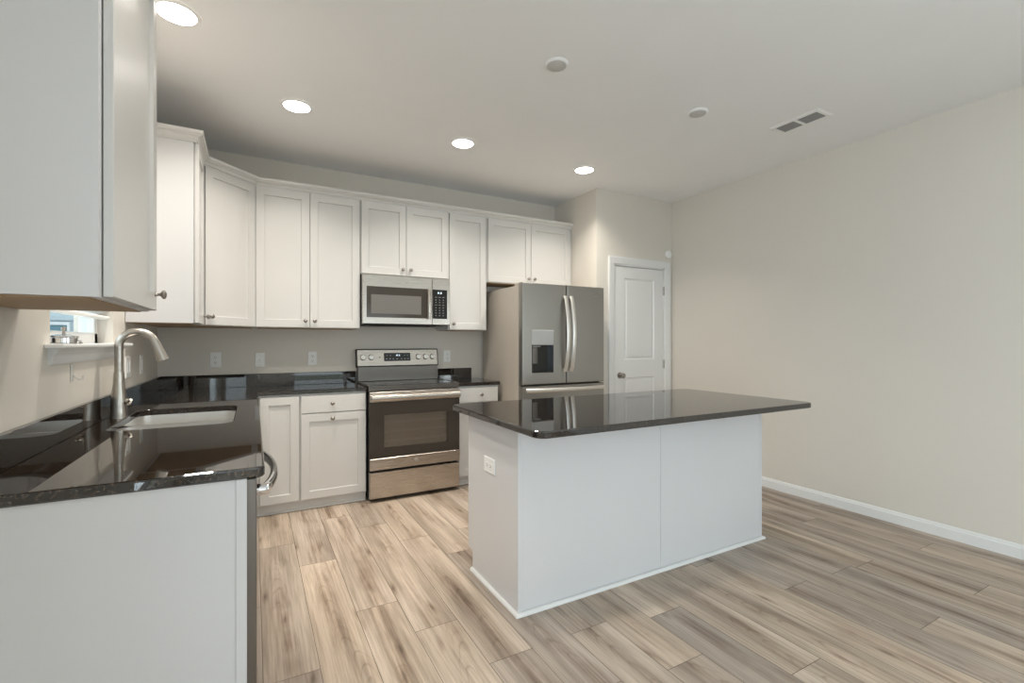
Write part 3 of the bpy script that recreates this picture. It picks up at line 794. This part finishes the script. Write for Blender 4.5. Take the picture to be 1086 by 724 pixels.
dp = MB().rects(F, [(2.098, 2.322, 1.236, 1.366, -.045), (2.098, 2.322, 1.236, 1.366, .001), (2.102, 2.318, 1.240, 1.362, .004)]).build('dispenser_panel', M['disp'], ld)
MB().lathe(F.p(2.262, 1.302, .004), F.n, [(.010, 0), (.010, .001), (.008, .0015)], 16).build('dispenser_light', M['mark'], dp)
b = MB().fbox(F, 2.098, 2.322, .994, 1.236, -.049, -.046); b.fbox(F, 2.098, 2.104, .994, 1.236, -.047, -.001); b.fbox(F, 2.316, 2.322, .994, 1.236, -.047, -.001)
b.fbox(F, 2.104, 2.316, .994, 1.004, -.047, .006, .002); b.build('dispenser_well', M['glassblack'], ld)
b = MB(); b.rects(F, [(2.122, 2.172, 1.075, 1.215, -.046), (2.122, 2.172, 1.075, 1.215, -.028), (2.129, 2.165, 1.082, 1.208, -.028), (2.129, 2.165, 1.082, 1.208, -.036)])
b.build('dispenser_paddle', M['darksteel'], ld)
MB().fbox(F, 2.125, 2.20, 1.219, 1.228, -.046, -.02, .002).build('dispenser_spout', M['disp'], ld)
MB().fbox(F, 2.096, 2.324, .984, .994, -.02, .007, .002).build('drip_tray', M['slate'], ld)
for nm, x, pr in (('handle', 2.437, ld), ('handle', 2.503, rd)):
    b = MB(); zs = [1.000 + .672 * i / 18 for i in range(19)]
    b.tube([F.p(x, z, .018 + .052 * max(0, math.sin(PI * (z - 1.0) / .672)) ** .8) for z in zs],   .008, 12, wid=.019, up=(0, -1, 0))
    for z in (1.012, 1.660): b.fbox(F, x - .012, x + .012, z - .014, z + .014, -.001, .022, .004)
    b.build(nm, M['handlesteel'], pr, True)
b = MB(); xs = [2.035 + .84 * i / 18 for i in range(19)]
b.tube([F.p(x, .845, .018 + .045 * max(0, math.sin(PI * (x - 2.035) / .84)) ** .8) for x in xs], .008, 12, wid=.018, up=(0, -1, 0))
for x in (2.050, 2.860): b.fbox(F, x - .014, x + .014, .832, .858, -.001, .022, .004)
b.build('handle', M['handlesteel'], fz, True)
emblem(F, 2.745, 1.690, 0, .012, rd)
b = MB()
for k in range(5): b.fbox(F, 2.765 + k * .014, 2.774 + k * .014, 1.684, 1.695, 0, .001)
b.build('wordmark', M['emblem'], rd)

# ------------------------------------------------------------------ outlets, switches and small wall things
def plate(F, u, v, w, h, label, cat, kind, name='wall_outlet', group='white wall plates'):
    pos = F.p(u, v, 0); c = thing(name, label, cat, pos, group)
    e = .003
    MB().rects(F, [(u - w / 2, u + w / 2, v - h / 2, v + h / 2, .0003), (u - w / 2, u + w / 2, v - h / 2, v + h / 2, .003), (u - w / 2 + e, u + w / 2 - e, v - h / 2 + e, v + h / 2 - e, .006)]).build('cover_plate', M['plate'], c)
    if kind == 'duplex' or kind == 'hduplex':
        for s in (-1, 1):
            du, dv = (0, s * .020) if kind == 'duplex' else (s * .020, 0)
            r = MB().fbox(F, u + du - .015, u + du + .015, v + dv - .0145, v + dv + .0145, .005, .0078, .002).build('receptacle', M['plate'], c)
            q = MB()
            if kind == 'duplex':
                q.fbox(F, u + du - .007, u + du - .005, v + dv - .002, v + dv + .007, .0078, .0082); q.fbox(F, u + du + .005, u + du + .007, v + dv - .002, v + dv + .006, .0078, .0082)
                q.lathe(F.p(u + du, v + dv - .008, .0078), F.n, [(.0027, 0), (.0027, .0004)], 10)
            else:
                q.fbox(F, u + du - .007, u + du + .002, v + dv + .005, v + dv + .007, .0078, .0082); q.fbox(F, u + du - .006, u + du + .002, v + dv - .007, v + dv - .005, .0078, .0082)
                q.lathe(F.p(u + du + .008, v + dv, .0078), F.n, [(.0027, 0), (.0027, .0004)], 10)
            q.build('slots', M['dark'], r)
    elif kind == 'jack':
        MB().lathe(F.p(u, v, .006), F.n, [(.009, 0), (.009, .002), (.005, .003), (.005, .008), (.001, .008)], 14).build('cable_jack', M['nickel'], c, True)
        for s in (-1, 1): MB().lathe(F.p(u, v + s * .042, .006), F.n, [(.003, 0), (.003, .001)], 10).build('screw', M['nickel'], c)
    elif kind == 'switch':
        for s in (-1, 1):
            MB().fbox(F, u + s * .024 - .015, u + s * .024 + .015, v - .033, v + .033, .005, .010, .003).build('rocker', M['plate'], c)
    elif kind == 'rocker':
        MB().fbox(F, u - .016, u + .016, v - .033, v + .033, .005, .010, .003).build('rocker', M['plate'], c)
    return c
FW = FB(YB)
plate(FW, -.258, 1.122, .076, .116, 'white duplex outlet on the back wall nearest the room corner', 'outlet', 'duplex')
plate(FW, .046, 1.118, .070, .114, 'white cable jack plate on the back wall between the two left outlets', 'outlet', 'jack')
plate(FW, .440, 1.124, .070, .114, 'white duplex outlet on the back wall just left of the range', 'outlet', 'duplex')
plate(FW, 1.650, 1.126, .070, .114, 'white duplex outlet on the back wall right of the range', 'outlet', 'duplex')
plate(FRr(IX0 + .0008), -2.180, .628, .122, .078, 'white sideways duplex outlet on the end of the island', 'outlet', 'hduplex')
plate(FL(XL), 3.355, 1.120, .118, .118, 'white double rocker switch on the window wall behind the faucet', 'switch', 'switch', 'light_switch')
plate(FL(XL), 3.715, 1.120, .072, .116, 'white single rocker switch on the window wall near the corner', 'switch', 'rocker', 'light_switch')
F = FL(XL)
c = thing('wall_hook', 'small clear adhesive hook on the wall below the window sill', 'hook', F.p(2.43, 1.14, 0))
MB().fbox(F, 2.415, 2.440, 1.110, 1.176, .0003, .005, .002, 2).build('mount', M['clear'], c)
MB().tube([F.p(2.428, 1.135, .004), F.p(2.428, 1.122, .014), F.p(2.432, 1.114, .024), F.p(2.438, 1.118, .032), F.p(2.440, 1.130, .034)], .0035, 8).build('hook_prong', M['clear'], c, True)
# metal strainer on the sill
c = thing('sink_strainer', 'small chrome sink strainer standing on the window sill', 'strainer', (XL + .016, 2.30, WZ0 + .017))
z = WZ0 + .0172
MB().lathe((XL + .016, 2.285, z), (0, 0, 1), [(.034, 0), (.038, .003), (.038, .020), (.042, .023), (.041, .028), (.018, .033), (.001, .033)], 28).build('basket', M['chrome'], c, True)
MB().lathe((XL + .016, 2.285, z + .0325), (0, 0, 1), [(.005, 0), (.004, .012), (.008, .018), (.007, .026), (.001, .029)], 16).build('stem', M['nickel'], c, True)
MB().lathe((XL + .018, 2.350, z), (0, 0, 1), [(.033, 0), (.034, .003), (.030, .012), (.012, .018), (.001, .018)], 28).build('stopper', M['chrome'], c, True)

# round white sensor on the pantry wall
F = FB(YD); c = thing('wall_sensor', 'small round white sensor high on the wall beside the pantry door', 'sensor', F.p(3.858, 2.19, 0))
MB().lathe(F.p(3.858, 2.19, .0005), F.n, [(.040, 0), (.042, .006), (.042, .022), (.036, .028), (.001, .029)], 32).build('housing', M['plate'], c, True)
MB().lathe(F.p(3.858, 2.19, .0288), F.n, [(.018, 0), (.018, .0025), (.016, .0035), (.001, .0035)], 24).build('test_button', M['plate'], c, True)

# ------------------------------------------------------------------ ceiling
def downlight(x, y, label, power=LAMP):
    c = thing('recessed_light', label, 'light', (x, y, CEIL), 'recessed ceiling lights')
    b = MB(); N = 40; z = CEIL
    rr = [[b.bm.verts.new((x + r * math.cos(2 * PI * i / N), y + r * math.sin(2 * PI * i / N), zz)) for i in range(N)] for r, zz in ((.096, z - .0004), (.095, z - .004), (.078, z - .007), (.076, z - .0004))]
    b.loft(rr, False, False); b.build('trim_ring', M['plate'], c, True)
    MB().lathe((x, y, z - .0055), (0, 0, 1), [(.077, 0), (.077, .004)], 40).build('diffuser', M['lampface'], c)
    area('lamp', (x, y, z - .010), (0, 0, 0), .15, .15, power, (1.0, .935, .835), 'DISK').data.spread = math.radians(125)
downlight(-.305, 2.60, 'lit recessed ceiling light above the sink, partly hidden by the near cabinet')
downlight(.240, 3.26, 'lit recessed ceiling light in front of the angled corner cabinet')
downlight(1.375, 3.27, 'lit recessed ceiling light in front of the microwave')
downlight(2.507, 3.27, 'lit recessed ceiling light in front of the fridge')
downlight(.24, 1.43, 'unseen recessed ceiling light added above the aisle beside the dishwasher', 4.0)  # lamp added out of view, placed from the shadow line below the uppers
downlight(1.36, 1.43, 'unseen recessed ceiling light added just in front of the island', 4.0)  # second lamp added out of view to light the kitchen
def cover(x, y, label):
    c = thing('ceiling_cover', label, 'cover', (x, y, CEIL), 'round blank ceiling covers')
    MB().lathe((x, y, CEIL - .0003), (0, 0, -1), [(.064, 0), (.064, .003), (.060, .008), (.052, .010)], 40).build('rim', M['ceiling'], c, True)
    MB().lathe((x, y, CEIL - .0102), (0, 0, -1), [(.052, 0), (.052, .002), (.050, .003), (.001, .003)], 40).build('disc', M['cover'], c, True)
cover(1.425, 2.10, 'round blank ceiling cover nearer the camera above the island')
cover(2.525, 2.10, 'round blank ceiling cover closer to the air vent')
vx0, vx1, vy0, vy1 = 3.150, 3.320, 1.690, 2.020
c = thing('ceiling_vent', 'white rectangular ceiling air vent with two louvered panels', 'vent', ((vx0 + vx1) / 2, (vy0 + vy1) / 2, CEIL))
FCe = Fr((0, 0, CEIL), (1, 0, 0), (0, 0, -1)); FCe.v = Vector((0, 1, 0))
b = MB().rects(FCe, [(vx0, vx1, vy0, vy1, .0003), (vx0, vx1, vy0, vy1, .002), (vx0 + .012, vx1 - .012, vy0 + .012, vy1 - .012, .008), (vx0 + .028, vx1 - .028, vy0 + .028, vy1 - .028, .008), (vx0 + .028, vx1 - .028, vy0 + .028, vy1 - .028, .001)], True, True)
b.fbox(FCe, vx0 + .02, vx1 - .02, (vy0 + vy1) / 2 - .010, (vy0 + vy1) / 2 + .010, .001, .0085)
b.build('frame', M['plate'], c)
for y0, y1 in ((vy0 + .028, (vy0 + vy1) / 2 - .010), ((vy0 + vy1) / 2 + .010, vy1 - .028)):
    b = MB(); n = 7
    b.fbox(FCe, vx0 + .028, vx1 - .028, y0, y1, .0012, .0018)
    for k in range(n):
        x = vx0 + .032 + k * (vx1 - vx0 - .068) / (n - 1)
        vs = [b.bm.verts.new((x + dx, y, CEIL - dz)) for dx, y, dz in ((-.004, y0, .002), (.006, y0, .0075), (.006, y1, .0075), (-.004, y1, .002))]
        vt = [b.bm.verts.new(v.co + Vector((.0015, 0, .0005))) for v in vs]
        b.loft([vs, vt])
    b.build('louver', M['grayvent'], c)
